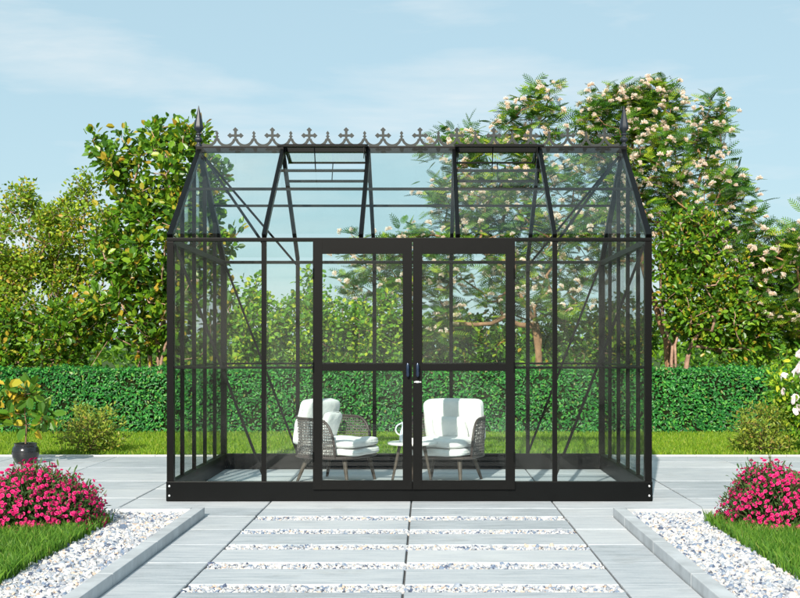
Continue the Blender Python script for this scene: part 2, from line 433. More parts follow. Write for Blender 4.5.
# slabs
def slab_rows():
    rows = []; y = 8.49+.41
    rows.append((8.49, y))
    while y < EDGE-.02: rows.append((y, min(y+.61, EDGE))); y += .61
    return rows
pv = []; pf = []; prn = []
def slab(x0, x1, y0, y1, jx=.006, jy=.003, z=0.0):
    b_ = .004; x0 += jx; x1 -= jx; y0 += jy; y1 -= jy
    o = len(pv); dz = z+random.uniform(-.0015, .0015)
    pv.extend([(x0,y0,-.03),(x1,y0,-.03),(x1,y1,-.03),(x0,y1,-.03),(x0,y0,dz-b_),(x1,y0,dz-b_),(x1,y1,dz-b_),(x0,y1,dz-b_),
               (x0+b_,y0+b_,dz),(x1-b_,y0+b_,dz),(x1-b_,y1-b_,dz),(x0+b_,y1-b_,dz)])
    r_ = random.random()
    for f in ((0,1,5,4),(1,2,6,5),(2,3,7,6),(3,0,4,7),(4,5,9,8),(5,6,10,9),(6,7,11,10),(7,4,8,11),(8,9,10,11)):
        pf.append(tuple(i+o for i in f)); prn.append(r_)
cols = [-.112+1.1*k for k in range(-12, 14)]
for (y0, y1) in slab_rows():
    for a, b_ in zip(cols[:-1], cols[1:]): slab(a, b_, y0, y1)
STRIPS = [(8.486-.612*k-.19, 8.486-.612*k) for k in range(0, 14)]
for k, (s0, s1) in enumerate(STRIPS):
    nxt = s0-.422
    for a, b_ in ((-1.212, -.112), (-.112, .988)):
        slab(a, b_, nxt, s0, .006, .002)
    slab(GX0, -1.212, nxt, s1, .006, .003); slab(.988, GX1, nxt, s1, .006, .003)
np_mesh_paving = np_mesh('paving', np.array(pv, float), np.array(pf), np.array(prn), M['paving'])
structure(np_mesh_paving)
# light edging strip along the back lawn
b = MB(); x = -14
while x < 14: b.box(x+.003, x+.997, EDGE+.004, EDGE+.09, -.05, .012); x += 1
structure(b.build('edging', M['kerb_edge'], bevel=.004))
# back lawn and two front beds
b = MB(); b.box(-16, 16, EDGE+.093, 19.5, -.05, .0)
structure(b.build('lawn', M['turf']))
KW = .085
for sg, xo, xi in ((-1, GX0, -2.12), (1, GX1, 1.88)):
    k0, k1 = (xo-KW, xo) if sg < 0 else (xo, xo+KW)
    b = MB(); y = -1.0
    while y < PB-.02: b.box(k0, k1, y+.002, min(y+1, PB)-.002, -.05, .062); y += 1
    e = 0
    for i in range(10):
        xa, xb = (k0-1*(i+1), k0-1*i) if sg < 0 else (k1+1*i, k1+1*(i+1))
        b.box(xa+.002, xb-.002, PB-KW, PB-.002, -.05, .062)
    structure(b.build('kerb', M['kerb'], bevel=.005))
    b = MB(); xa, xb = sorted((k0 if sg < 0 else k1, sg*12))
    b.box(xa, xb, -1, PB-KW, -.05, .015); structure(b.build('flower_bed', M['soil']))
    b = MB(); xa, xb = sorted((xi, sg*11.9)); b.box(xa, xb, -.99, 8.0, -.045, .03)
    structure(b.build('front_lawn', M['soil']))

# gravel ---------------------------------------------------------------
ICO_V, ICO_F = None, None
bm = bmesh.new(); bmesh.ops.create_icosphere(bm, subdivisions=1, radius=1)
ICO_V = np.array([v.co[:] for v in bm.verts]); ICO_F = np.array([[v.index for v in f.verts] for f in bm.faces]); bm.free()
def stones(areas, size, name, label, z):
    pts = []; sz = []
    for (x0, x1, y0, y1, dens) in areas:
        n = int((x1-x0)*(y1-y0)*dens)
        p = np.stack([RNG.uniform(x0, x1, n), RNG.uniform(y0, y1, n), z+RNG.random(n)*size*1.1], 1); pts.append(p)
    pos = np.concatenate(pts); n = len(pos); s = size*np.exp(RNG.normal(size=n)*.28)
    V = np.repeat(ICO_V[None], n, 0)*(1+RNG.normal(size=(n, len(ICO_V), 1))*.16)
    V *= np.stack([RNG.uniform(.8, 1.4, n), RNG.uniform(.7, 1.1, n), RNG.uniform(.5, .8, n)], 1)[:, None, :]
    x, y, zz = frames(rand_dirs(n), np.tile([0, 0, 1.], (n, 1))+RNG.normal(size=(n, 3))*.5)
    V = V*s[:, None, None]
    W = pos[:, None]+V[..., 0:1]*x[:, None]+V[..., 1:2]*y[:, None]+V[..., 2:3]*zz[:, None]
    Fq = (ICO_F[None]+(np.arange(n)*len(ICO_V))[:, None, None]).reshape(-1, 3)
    o = np_mesh(name, W.reshape(-1, 3), Fq, np.repeat(RNG.random(n), len(ICO_F)), M['gravel'])
    tag(o, label, 'gravel', None, 'stuff')
D1 = 5600
stones([(-2.16, -1.67, 5.2, 8.42, D1), (-2.16, -1.67, 0, 5.2, 700), (-4, -2.16, 8.0, 8.41, 3500)], .0125, 'gravel', 'white, blue and tan gravel bed inside the left kerb', .018)
stones([(1.43, 1.92, 5.2, 8.42, D1), (1.43, 1.92, 0, 5.2, 700), (1.92, 3.8, 8.0, 8.41, 3500)], .0125, 'gravel', 'white, blue and tan gravel bed inside the right kerb', .018)
stones([(-1.2, .98, s0+.004, s1-.006, 6500 if s1 > 5.4 else 900) for s0, s1 in STRIPS]+[(-1.25, 1.0, s0-.05, s1+.04, 36) for s0, s1 in STRIPS if s1 > 5.4], .0095, 'gravel_strips', 'bands of white gravel between the slabs of the path', -.018)

# grass ----------------------------------------------------------------
def grass(name, label, areas, h, w, reject=None):
    ps = []
    for (x0, x1, y0, y1, dens) in areas:
        n = int((x1-x0)*(y1-y0)*dens); ps.append(np.stack([RNG.uniform(x0, x1, n), RNG.uniform(y0, y1, n)], 1))
    p = np.concatenate(ps); n = len(p)
    a = RNG.random(n)*2*np.pi; hh = h*RNG.uniform(.5, 1.2, n); lean = RNG.random(n)*.7
    b_ = RNG.random(n)*2*np.pi
    sd = np.stack([np.cos(a), np.sin(a), np.zeros(n)], 1)*w*.5; ld = np.stack([np.cos(b_), np.sin(b_), np.zeros(n)], 1)
    z0 = np.full(n, .0 if p[:, 1].min() > 10 else .028)
    base = np.stack([p[:, 0], p[:, 1], z0], 1)
    mid = base+ld*(hh*lean*.3)[:, None]+np.array([0, 0, 1])*(hh*.6)[:, None]
    tip = base+ld*(hh*lean)[:, None]+np.array([0, 0, 1])*hh[:, None]
    V = np.stack([base-sd, base+sd, mid+sd*.8, tip, mid-sd*.8], 1).reshape(-1, 3)
    Fq = (np.arange(n)*5)[:, None]+np.array([0, 1, 2, 3, 4])
    tag(np_mesh(name, V, Fq, RNG.random(n), M['grass'] if h < .06 else M['grass_long']), label, 'grass', None, 'stuff')
grass('grass', 'short bright grass of the lawn strip before the clipped hedge', [(-8, 8, EDGE+.1, 16.7, 1300)], .05, .011)
grass('grass', 'long green grass beside the gravel in the left front corner', [(-3.6, -2.10, 5.0, 7.98, 9000), (-5, -2.1, 3, 5, 700)], .085, .0065)
grass('grass', 'long green grass beside the gravel in the right front corner', [(1.87, 3.3, 5.0, 7.98, 9000), (1.87, 5, 3, 5, 700)], .085, .0065)

# ------------------------------------------------------------------ hedge
def hedge():
    x0, x1, y0, y1, zt = -9, 9, 16.62, 17.35, .905
    t = empty('hedge', ((x0+x1)/2, (y0+y1)/2, 0)); tag(t, 'long clipped dark green hedge running behind the back lawn', 'hedge')
    org = np.array([(x0+x1)/2, (y0+y1)/2, 0])
    b = MB(); b.box(x0+.06-org[0], x1-.06-org[0], y0+.07-org[1], y1-.07-org[1], -.05, zt-.08); b.build('dark_core', M['core'], t)  # solid dark filler box added behind the leaves, no modelled wood
    n = 34000; u = RNG.uniform(x0, x1, n); v = RNG.uniform(0.0, zt, n)
    bump = .03*np.sin(u*5.3+v*7)+.025*np.sin(u*11.1-v*13)
    P1 = np.stack([u, y0+.02+bump*.6+np.abs(RNG.normal(size=n))*.028, v], 1); o1 = np.tile([0, -1., .25], (n, 1))
    m = 16000; u = RNG.uniform(x0, x1, m); w = RNG.uniform(y0, y1, m)
    P2 = np.stack([u, w, zt+.018*np.sin(u*4.7)+.013*np.sin(u*13)+.012*np.sin(u*31)-np.abs(RNG.normal(size=m))*.02+(RNG.random(m) < .05)*RNG.random(m)*.05], 1); o2 = np.tile([0, -.1, 1.], (m, 1))
    k = 6000; P3 = np.stack([RNG.uniform(x0, x1, k), y1-np.abs(RNG.normal(size=k))*.03, RNG.uniform(0, zt, k)], 1); o3 = np.tile([0, 1., .2], (k, 1))
    P = np.concatenate([P1, P2, P3])-org; nrm = np.concatenate([o1, o2, o3]); n = len(P)
    up = nrm+RNG.normal(size=(n, 3))*.5; d = RNG.normal(size=(n, 3)); d[:, 2] += .3; d -= nrm*(d*nrm).sum(1, keepdims=True)*.7
    V, Fq, rr = stamp(LEAF_V, LEAF_F, P, d, up, RNG.uniform(.034, .062, n), RNG.random(n))
    np_mesh('foliage', V, Fq, rr, M['leaf_hedge'], t)
hedge()

# ------------------------------------------------------------------ greenhouse
GX, GY = -.128, 10.55
gh = empty('greenhouse', (GX, GY, 0)); tag(gh, 'black metal and glass greenhouse with crested gable roof and open roof vents', 'greenhouse')
W, D, EZ, RZ, BZ = 1.9, 1.25, 2.035, 2.955, .155
BX = [-1.9, -1.14, -.38, .38, 1.14, 1.9]
def slope(sy, t, off=0): # point on roof plane: t 0 eave..1 ridge, sy=-1 front,+1 back
    return (sy*(D*(1-t)), EZ+(RZ-EZ)*t+off)
fm, bmt = M['frame'], M['base']
# base frame
for (x0, x1, y0, y1) in ((-W-.004, W+.004, -D-.004, -D+.05), (-W-.004, W+.004, D-.05, D+.004)):
    MB().box(x0, x1, y0, y1, .002, BZ).build('base_beam', bmt, gh, bevel=.004)
for sx in (-1, 1):
    x0, x1 = sorted((sx*(W+.004), sx*(W-.05)))
    MB().box(x0, x1, -D+.052, D-.052, .002, BZ).build('base_beam', bmt, gh, bevel=.004)
    for sy in (-1, 1):
        for z in (.045, .12):
            c = MB().lathe([(.0085, 0), (.0085, .004), (.004, .007)], 10); o = c.build('screw', M['screw'], gh, smooth=True)
            o.location = (sx*(W-.022), sy*(D+.004), z); o.rotation_euler = (R(90)*(-sy) if sy > 0 else R(90), 0, 0)
# posts
PW = .056
for sx in (-1, 1):
    for sy in (-1, 1):
        x0, x1 = sorted((sx*W, sx*(W-PW))); y0, y1 = sorted((sy*D, sy*(D-PW)))
        MB().box(x0, x1, y0, y1, BZ, EZ-.002).build('corner_post', fm, gh, bevel=.003)
for x in (-1.14, 1.14): MB().box(x-.018, x+.018, -D+.002, -D+.045, BZ, EZ-.001).build('post', fm, gh)
for x in BX[1:-1]: MB().box(x-.018, x+.018, D-.045, D-.002, BZ, EZ-.001).build('post', fm, gh)
# eave beams
MB().box(-W, W, -D-.006, -D+.05, EZ, EZ+.028).build('eave_beam', fm, gh, bevel=.003)
MB().box(-W, W, D-.05, D+.006, EZ, EZ+.028).build('eave_beam', fm, gh, bevel=.003)
for sx in (-1, 1):
    x0, x1 = sorted((sx*W, sx*(W-.045))); MB().box(x0, x1, -D+.052, D-.052, EZ-.018, EZ+.026).build('eave_beam', fm, gh)
# ridge
MB().box(-W-.01, W+.01, -.028, .028, RZ-.022, RZ+.030).build('ridge_beam', fm, gh, bevel=.003)
# rafters
for x in BX:
    edge = abs(x) > 1.8; w = .045 if edge else .034; xx = x-(math.copysign(w/2, x) if edge else 0)
    for sy in (-1, 1):
        y0, z0 = slope(sy, .012, .028); y1, z1 = slope(sy, .985, .0)
        MB().bar((xx, y0, z0), (xx, y1, z1), w, .045, up=(0, 0, 1)).build('rafter', fm, gh)
# purlins and vent sills, between the rafters
for sy in (-1, 1):
    for i in range(5):
        x0, x1 = BX[i]+(.046 if i == 0 else .018), BX[i+1]-(.046 if i == 4 else .018)
        y, z = slope(sy, .53, .01); MB().box(x0, x1, y-.012, y+.012, z-.011, z+.011).build('purlin', fm, gh)
        if i in (1, 3):
            y, z = slope(sy, .74, .01); MB().box(x0, x1, y-.012, y+.012, z-.011, z+.011).build('vent_sill', fm, gh)
# glazing rails at 1.05 m
RLZ = 1.047
def rail(a, b): MB().bar(a, b, .024, .019).build('glazing_rail', fm, gh)
DL, DR, DC = -.752, .825, .025
for a, b in ((-W+PW, -1.158), (-1.122, DL+.002), (DR-.002, 1.122), (1.158, W-PW)): rail((a, -D+.022, RLZ), (b, -D+.022, RLZ))
bx = [-W+PW]+BX[1:-1]+[W-PW]
for i in range(5): rail((bx[i]+(.018 if i else 0), D-.022, RLZ), (bx[i+1]-(.018 if i < 4 else 0), D-.022, RLZ))
MY = [-.75, -.25, .25, .75]
for sx in (-1, 1):
    ys = [-D+PW]+MY+[D-PW]
    for i in range(5): rail((sx*(W-.02), ys[i]+(.014 if i else 0), RLZ), (sx*(W-.02), ys[i+1]-(.014 if i < 4 else 0), RLZ))
    for y in MY:
        t = 1-abs(y)/D; zt = EZ+(RZ-EZ)*t-.012
        x0, x1 = sorted((sx*(W-.004), sx*(W-.036)))
        MB().box(x0, x1, y-.0135, y+.0135, BZ, EZ-.02).build('mullion', fm, gh)
        MB().box(x0, x1, y-.0135, y+.0135, EZ+.028, zt).build('mullion', fm, gh)
# braces
for sy in (-1, 1):
    yy = sy*(D-.058)
    for sx in (-1, 1):
        MB().bar((sx*(W-.05), yy, EZ-.02), (sx*1.14, yy, BZ+.01), .022, .005, up=(0, sy, 0)).build('wall_brace', fm, gh)
        y0, z0 = slope(sy, .0, -.012); y1, z1 = slope(sy, .97, -.03)
        MB().bar((sx*1.15, y0*.98, z0), (sx*(W-.06), y1, z1), .022, .005, up=(0, sy*.6, .8)).build('roof_brace', fm, gh)
# glass
G = M['glass']; TH = .004
def pane(poly, off): MB().prism(poly, off, TH).build('glass_pane', G, gh)
def wall_pane(x0, x1, y, z0, z1): pane([(x0,y,z0),(x1,y,z0),(x1,y,z1),(x0,y,z1)], (0,1,0))
FX = [(-W+PW, -1.158), (-1.122, DL+.002), (DR-.002, 1.122), (1.158, W-PW)]
for a, b in FX: wall_pane(a+.001, b-.001, -D+.010-.004, BZ+.001, EZ-.001)
for i in range(5): wall_pane(bx[i]+(.0185 if i else .001), bx[i+1]-(.0185 if i < 4 else .001), D-.006, BZ+.001, EZ-.001)
for sx in (-1, 1):
    x = sx*(W-.0015); ys = [-D+PW]+MY+[D-PW]
    for i in range(5):
        a = ys[i]+(.014 if i else .001); b = ys[i+1]-(.014 if i < 4 else .001)
        pane([(x,a,BZ+.001),(x,b,BZ+.001),(x,b,EZ-.019),(x,a,EZ-.019)], (1,0,0))
        top = lambda y: EZ+(RZ-EZ)*(1-abs(y)/D)-.006
        a2 = max(a, -D+.09); b2 = min(b, D-.09)
        poly = [(x,a2,EZ+.029),(x,b2,EZ+.029),(x,b2,top(b2))]+([(x,0,top(0)-.01)] if i == 2 else [])+[(x,a2,top(a2))]
        pane(poly, (1,0,0))
for sy in (-1, 1):
    for i in range(5):
        x0, x1 = BX[i]+(.047 if i == 0 else .0185), BX[i+1]-(.047 if i == 4 else .0185)
        t1 = .72 if i in (1, 3) else .965
        ya, za = slope(sy, .02, .045); yb, zb = slope(sy, t1, .045)
        pane([(x0,ya,za),(x1,ya,za),(x1,yb,zb),(x0,yb,zb)], (0, sy*.6, .8))
# roof vents, propped open nearly level
for sy in (-1, 1):
    for i in (1, 3):
        x0, x1 = BX[i]+.006, BX[i+1]-.006; Lv = .42
        y0, z0 = sy*.032, RZ+.038; ang = R(-11 if sy > 0 else -10)
        y1, z1 = sy*(.03+Lv*math.cos(ang)), z0+Lv*math.sin(ang)
        v = MB(); v.bar((x0, y0, z0), (x1, y0, z0), .022, .022); v.bar((x0, y1, z1), (x1, y1, z1), .022, .016)
        v.bar((x0+.012, y0+sy*.012, z0), (x0+.012, y1-sy*.012, z1), .03, .02); v.bar((x1-.012, y0+sy*.012, z0), (x1-.012, y1-sy*.012, z1), .03, .02)
        vo = v.build('roof_vent', fm, gh)
        nx = (z1-z0)/(Lv)
        MB().prism([(x0+.028,y0+sy*.012,z0),(x1-.028,y0+sy*.012,z0),(x1-.028,y1-sy*.012,z1),(x0+.028,y1-sy*.012,z1)], (0,-nx*sy,1), TH).build('glass_pane', G, vo)
        ys, zs = slope(sy, .74, .02); xm = (x0+x1)/2+(.03 if sy > 0 else -.06)
        MB().tube([(xm, ys, zs), (xm, y1, z1)], .0045, 6).build('vent_stay', fm, vo)
        for xs in (x0+.028, x1-.028):     # gusset plates at the hinge side
            MB().prism([(xs, sy*.03, RZ-.01), (xs, sy*.12, RZ+.02), (xs, sy*.16, RZ-.10)], (1,0,0), .006).build('hinge_plate', fm, vo)
# cresting
def crest():
    mb = MB(); zb = RZ+.034; u = .1639; T = .008
    mb.box(-W+.03, W-.03, -T/2, T/2, RZ+.0305, zb+.006)
    x_first = (217-VX)/112.6-GX
    xs = [x_first+u*k for k in range(22)]
    r0, r1 = u/2-.019, u/2+.004
    for c in [xs[0]-u/2]+[x+u/2 for x in xs]:
        n = 14; a0, a1 = R(192), R(348)
        if c == xs[0]-u/2: a0 = R(230)
        if c > xs[-1]: a1 = R(310)
        ring = []
        for j in range(n+1):
            a = a0+(a1-a0)*j/n; ca, sa = math.cos(a), math.sin(a); zc = zb+u/2
            yk = T/2+(.0006 if int(round((c-xs[0])/u*2)) % 4 else 0)
            ring.append([(c+ca*r0, -yk, zc+sa*r0), (c+ca*r1, -yk, zc+sa*r1), (c+ca*r1, yk, zc+sa*r1), (c+ca*r0, yk, zc+sa*r0)])
        mb.rings(ring)
    def dia(x, z, w, h, yk): mb.prism([(x-w, 0, z), (x, 0, z-h), (x+w, 0, z), (x, 0, z+h)], (0,1,0), yk)
    for k, x in enumerate(xs):
        z = zb+.058; yk = T+.003
        mb.prism([(x-.017,0,z-.006),(x+.017,0,z-.006),(x+.008,0,z+.025),(x-.008,0,z+.025)], (0,1,0), yk)
        if k % 2:                           # cross with pointed trefoil ends
            zc = zb+.097
            mb.box(x-.011, x+.011, -yk/2+.0004, yk/2-.0004, z+.02, zc+.045)
            mb.box(x-.048, x+.048, -yk/2+.0008, yk/2-.0008, zc-.010, zc+.010)
            for dx, dz in ((0, .05), (-.048, 0), (.048, 0)):
                dia(x+dx, zc+dz, .024, .023, yk+.002)
            dia(x, zc, .022, .022, yk+.0026)
        else:
            mb.box(x-.0075, x+.0075, -yk/2+.0004, yk/2-.0004, z+.02, zb+.115)
            dia(x, zb+.090, .018, .012, yk+.002); dia(x, zb+.118, .015, .020, yk+.0026)
    return mb
crest().build('ridge_cresting', M['crest'], gh)
for sx in (-1, 1):
    f = MB().lathe([(.030, 0), (.030, .018), (.018, .024), (.017, .036), (.033, .052), (.036, .064), (.030, .078), (.016, .088), (.015, .098),
                    (.026, .106), (.026, .114), (.016, .122), (.020, .132), (.040, .155), (.043, .170), (.0405, .188), (.002, .365)], 8, rot=R(22.5))
    o = f.build('finial', M['crest'] if False else simple('slate_finial', (.016, .021, .03), .45, .4, .1), gh, smooth=35); o.location = (sx*(W-.012), 0, RZ+.031)
# doors
def door(x0, x1, hx):
    y0, y1 = -D-.034, -D-.007; sw = .073; zb, zt = .098, EZ+.004
    d = MB(); d.box(x0, x0+sw, y0, y1, zb, zt); d.box(x1-sw, x1, y0, y1, zb, zt)
    for a, b in ((zb, .168), (1.021, 1.076), (1.935, zt)): d.box(x0+sw, x1-sw, y0+.002, y1-.001, a, b)
    do = d.build('door', fm, gh)
    for a, b in ((.169, 1.020), (1.077, 1.934)):
        MB().prism([(x0+sw+.001,(y0+y1)/2,a),(x1-sw-.001,(y0+y1)/2,a),(x1-sw-.001,(y0+y1)/2,b),(x0+sw+.001,(y0+y1)/2,b)], (0,1,0), TH).build('glass_pane', G, do)
    hd = MB()
    zc = 1.035
    hd.lathe([(.013, 0), (.013, .006), (.007, .008), (.007, .03)], 12)
    ho = hd.build('door_handle', M['rubber'], do, smooth=True); ho.location = (hx, y0, zc+.03); ho.rotation_euler = (R(90), 0, 0)
    h2 = MB(); h2.tube([(hx, y0-.032, zc+.045), (hx, y0-.036, zc+.02), (hx, y0-.036, zc-.045), (hx, y0-.03, zc-.055)], [.010, .013, .013, .009], 10)
    h2.build('handle_grip', simple('blued_steel_grip', (.02, .035, .07), .2, .6, .4), ho.parent, smooth=True)
    return do
dl = door(DL, DC-.003, DC-.036); dr = door(DC+.003, DR, DC+.040)
lk = MB().lathe([(.012, 0), (.012, .010), (.008, .012)], 14); o = lk.build('lock', M['screw'], dr, smooth=True)
o.location = (DC+.040, -D-.034, .935); o.rotation_euler = (R(90), 0, 0); o.scale = (1.6, .7, 1)
MB().box(DC+.012, DC+.068, -D-.040, -D-.0342, .930, .9405).build('lock_plate', M['screw'], dr)
MB().box(DC-.0055, DC+.0055, -D-.040, -D-.030, .45, .50).build('latch', M['screw'], dr)
for z in (.35, 1.05, 1.78):
    for (xh, dd) in ((DL+.004, dl), (DR-.004, dr)):
        MB().tube([(xh, -D-.036, z-.04), (xh, -D-.036, z+.04)], .006, 8).build('hinge', fm, dd)

# ------------------------------------------------------------------ chairs
def cushion_mb(sx, sy, sz, n=14, p=5.0, puff=.25, seed=1, wr=.006):
    rnd = random.Random(seed); bm = bmesh.new(); bmesh.ops.create_cube(bm, size=2)
    bmesh.ops.subdivide_edges(bm, edges=list(bm.edges), cuts=n, use_grid_fill=True)
    ph = [rnd.uniform(0, 6.28) for _ in range(6)]
    for v in bm.verts:
        x, y, z = v.co
        l = (abs(x)**p+abs(y)**p+abs(z)**p)**(1/p); q = Vector((x/l, y/l, z/l))
        # fuller towards the middle of the broad faces, pinched at the seams
        e = max(0, 1-abs(q.x)**2.5)*max(0, 1-abs(q.y)**2.5)
        zz = q.z*(1-puff+puff*e**.5)
        w = wr*(math.sin(q.x*5+ph[0]+q.y*2)+.7*math.sin(q.y*6+ph[1]-q.x*2)+.5*math.sin(q.x*11+ph[2])*math.sin(q.y*9+ph[3]))
        v.co = Vector((q.x*sx/2, q.y*sy/2, zz*sz/2+w*(1 if q.z > 0 else .3)))
    return bm
def cushion(name, dims, loc, rot, parent, seed, **kw):
    bm = cushion_mb(*dims, seed=seed, **kw); me = bpy.data.meshes.new(name); bm.to_mesh(me); bm.free()
    me.polygons.foreach_set('use_smooth', [True]*len(me.polygons)); me.materials.append(M['white_fabric'])
    o = bpy.data.objects.new(name, me); COL.objects.link(o); o.parent = parent; o.location = loc; o.rotation_euler = rot
    # piping along the seam
    pts = []; sx, sy = dims[0], dims[1]; p = 5.0
    for i in range(65):
        a = 2*math.pi*i/64; c, s_ = math.cos(a), math.sin(a); l = (abs(c)**p+abs(s_)**p)**(1/p)
        pts.append((c/l*sx/2*1.003, s_/l*sy/2*1.003, 0))
    MB().tube(pts, .0035, 5, cap=False).build('piping', M['white_fabric'], o, smooth='all')
    return o
def plan(s):   # plan curve of the woven shell, s 0..1 from near arm front round the back to far arm front (facing +x)
    # straight arms at y=+-.32 from x=.26 to x=-.05, then half superellipse to x=-.29
    La, r = .27, .36; arc = .95; tot = 2*La+arc; d = s*tot
    if d < La: return (.24-d, -.325)
    if d > La+arc: return (-.03+(d-La-arc), .325)
    a = -math.pi/2-(d-La)/arc*math.pi; c, s_ = math.cos(a), math.sin(a); p = 2.8
    l = (abs(c)**p+abs(s_)**p)**(1/p); return (-.03+c/l*.25, s_/l*.325)
def ztop(s):   # top rim height: arm posts rise in a rounded bend
    e = min(s, 1-s)/.16
    return .245+.355*(1-(1-min(1, e))**3.2)**(1/2.0) if e < 1 else .60+.012*math.sin((s-.16)/.68*math.pi)
def armchair(loc, rz, label, seed, pillow):
    t = empty('armchair', loc, rz); t.scale = (.95, .95, .95); tag(t, label, 'armchair', 'white cushioned armchairs inside the greenhouse')
    def pp(s, z, out=0):
        x, y = plan(s); lean = (z-.24)*.12; k = 1+lean+out
        return (x*(k if x < 0 else 1), y*k, z)
    NS = 60
    rim = [pp(i/NS, ztop(i/NS)) for i in range(NS+1)]
    MB().tube(rim, .0125, 8).build('arm_frame', M['tube'], t, smooth='all')
    seat = [pp(i/NS, .245) for i in range(NS+1)]+[(.33, .25, .245), (.35, 0, .245), (.33, -.25, .245)]
    MB().tube(seat+[seat[0]], .014, 8, cap=False).build('seat_frame', M['tube'], t, smooth='all')
    w = MB(); nv = 66
    for i in range(1, nv):                # upright strands
        s = i/nv; zt = ztop(s)
        if zt < .28: continue
        m = 8; w.tube([pp(s+.0022*math.sin(j*2.1+i), .245+(zt-.245)*j/m, .006*(1 if (i+j) % 2 else -1)) for j in range(m+1)], .0042, 4, cap=False)
    for j in range(1, 14):                # cross strands
        z = .245+.026*j; run = []
        for i in range(0, 133):
            s = i/132
            if ztop(s) > z+.008: run.append(pp(s, z+.003*math.sin(i*1.7+j), .007*(1 if (i//2+j) % 2 else -1)))
        if len(run) > 3: w.tube(run, .0052, 4, cap=False)
    w.build('woven_shell', M['rope'], t, smooth='all')
    sl = MB(); sl.box(-.24, .33, -.28, .28, .238, .252); sl.build('seat_board', M['leg'], t)
    for (x, y, fx, fy) in ((.27, -.22, .32, -.25), (.27, .22, .32, .25), (-.15, -.2, -.23, -.26), (-.15, .2, -.23, .26)):
        MB().tube([(x, y, .24), (fx, fy, 0)], [.024, .013], 12).build('leg', M['leg'], t, smooth=True)
    cushion('seat_cushion', (.64, .57, .085), (.085, 0, .292), (0, 0, R(1)), t, seed, p=5)
    cushion('seat_cushion', (.62, .56, .10), (.085, 0, .368), (0, R(-1.5), 0), t, seed+1, wr=.007)
    cushion('back_cushion', (.44, .60, .15), (-.18, 0, .555), (0, R(-76), 0), t, seed+2, wr=.009, puff=.3, p=8)
    cushion('throw_pillow', *pillow, t, seed+3, wr=.010, puff=.65)
    return t
armchair((-.845, 10.78, 0), R(-28), 'white cushioned woven armchair turned sideways behind the left door', 3,
         ((.32, .36, .11), (-.06, .03, .50), (0, R(-68), R(8))))
armchair((.20, 10.78, 0), R(-112), 'white cushioned woven armchair facing the right door beside the small table', 11,
         ((.25, .36, .10), (-.06, .0, .49), (0, R(-68), R(-6))))
# side table
t = empty('side_table', (-.118, 10.42, 0)); tag(t, 'small round white topped table with slanted legs between the armchairs', 'table')
MB().lathe([(.205, 0), (.215, .004), (.218, .012), (.215, .020), (.205, .023)], 40).build('tabletop', M['table'], t, smooth=True, loc=(0, 0, .355))
for a in (190, -20, 85):
    c, s_ = math.cos(R(a)), math.sin(R(a)); MB().tube([(c*.11, s_*.11, .354), (c*.185, s_*.185, 0)], [.016, .010], 10).build('leg', M['leg'], t, smooth=True)
# jug with sprigs
j = empty('jug', (-.175, 10.40, .378)); tag(j, 'pale enamel jug with curved handle standing on the small table', 'jug')
MB().lathe([(.046, 0), (.055, .004), (.057, .03), (.050, .09), (.036, .13), (.034, .15), (.043, .175), (.039, .174), (.030, .15), (.032, .12)], 28).build('body', M['enamel'], j, smooth='all')
MB().tube([(-.040+.0*a-.048*math.sin(math.pi*a/16), 0, .162-.105*a/16+.008*math.sin(math.pi*a/8)) for a in range(17)], .0062, 10).build('handle', M['enamel'], j, smooth='all')
sp = empty('herb_sprig', (-.175, 10.40, .53)); tag(sp, 'small leafy green sprig standing in the jug', 'plant')
mb = MB(); tips_ = []
for k in range(5):
    a = k*1.3; e = (math.cos(a)*.03, math.sin(a)*.02, .075+.012*k % .03); mb.tube([(0, 0, -.06), (e[0]*.4, e[1]*.4, .02), e], .0015, 4); tips_.append(e)
mb.build('stem', M['twig'], sp)
P_ = np.repeat(np.array(tips_), 5, 0)+RNG.normal(size=(25, 3))*.01
V, Fq, rr = stamp(LEAF_V, LEAF_F, P_, rand_dirs(25, .3), rand_dirs(25, .6), np.full(25, .028), RNG.random(25)); np_mesh('foliage', V, Fq, rr, M['leaf_lemon'], sp)

# ------------------------------------------------------------------ potted lemon tree
PX, PY = -4.16, 12.35
p = empty('plant_pot', (PX, PY, .002)); tag(p, 'glossy black squat pot at the left edge of the paving', 'pot')
MB().lathe([(.085, 0), (.105, .012), (.132, .075), (.139, .125), (.128, .168), (.110, .186), (.113, .205), (.119, .210), (.112, .212), (.098, .205), (.098, .19)], 40).build('pot_body', M['pot'], p, smooth=50)
MB().lathe([(.0, 0), (.098, 0), (.098, .004)], 24).build('potting_soil', M['soil'], p, loc=(0, 0, .187))
base = (PX, PY, .19)
stems = [[base, (PX+.005, PY, .40), (PX-.01, PY, .62), (PX+.0, PY, .82)]]
tree('lemon_tree', 'young potted tree with large green and yellow leaves growing in the black pot', 'plant', base, stems,
     [L(22, 400, 24, 26, PY, .22), (at(8, 418, PY), (.16, .14, .12), 200), (at(42, 418, PY), (.14, .12, .10), 200)], 26, LEAF_V*np.array([1, 1.15, 1]), 10, .14, .07, (M['bark_dark'], M['leaf_lemon']), tip_r=.003, maxr=.014, step=.08, wob=.008, zpen=.3, crown_name='foliage')

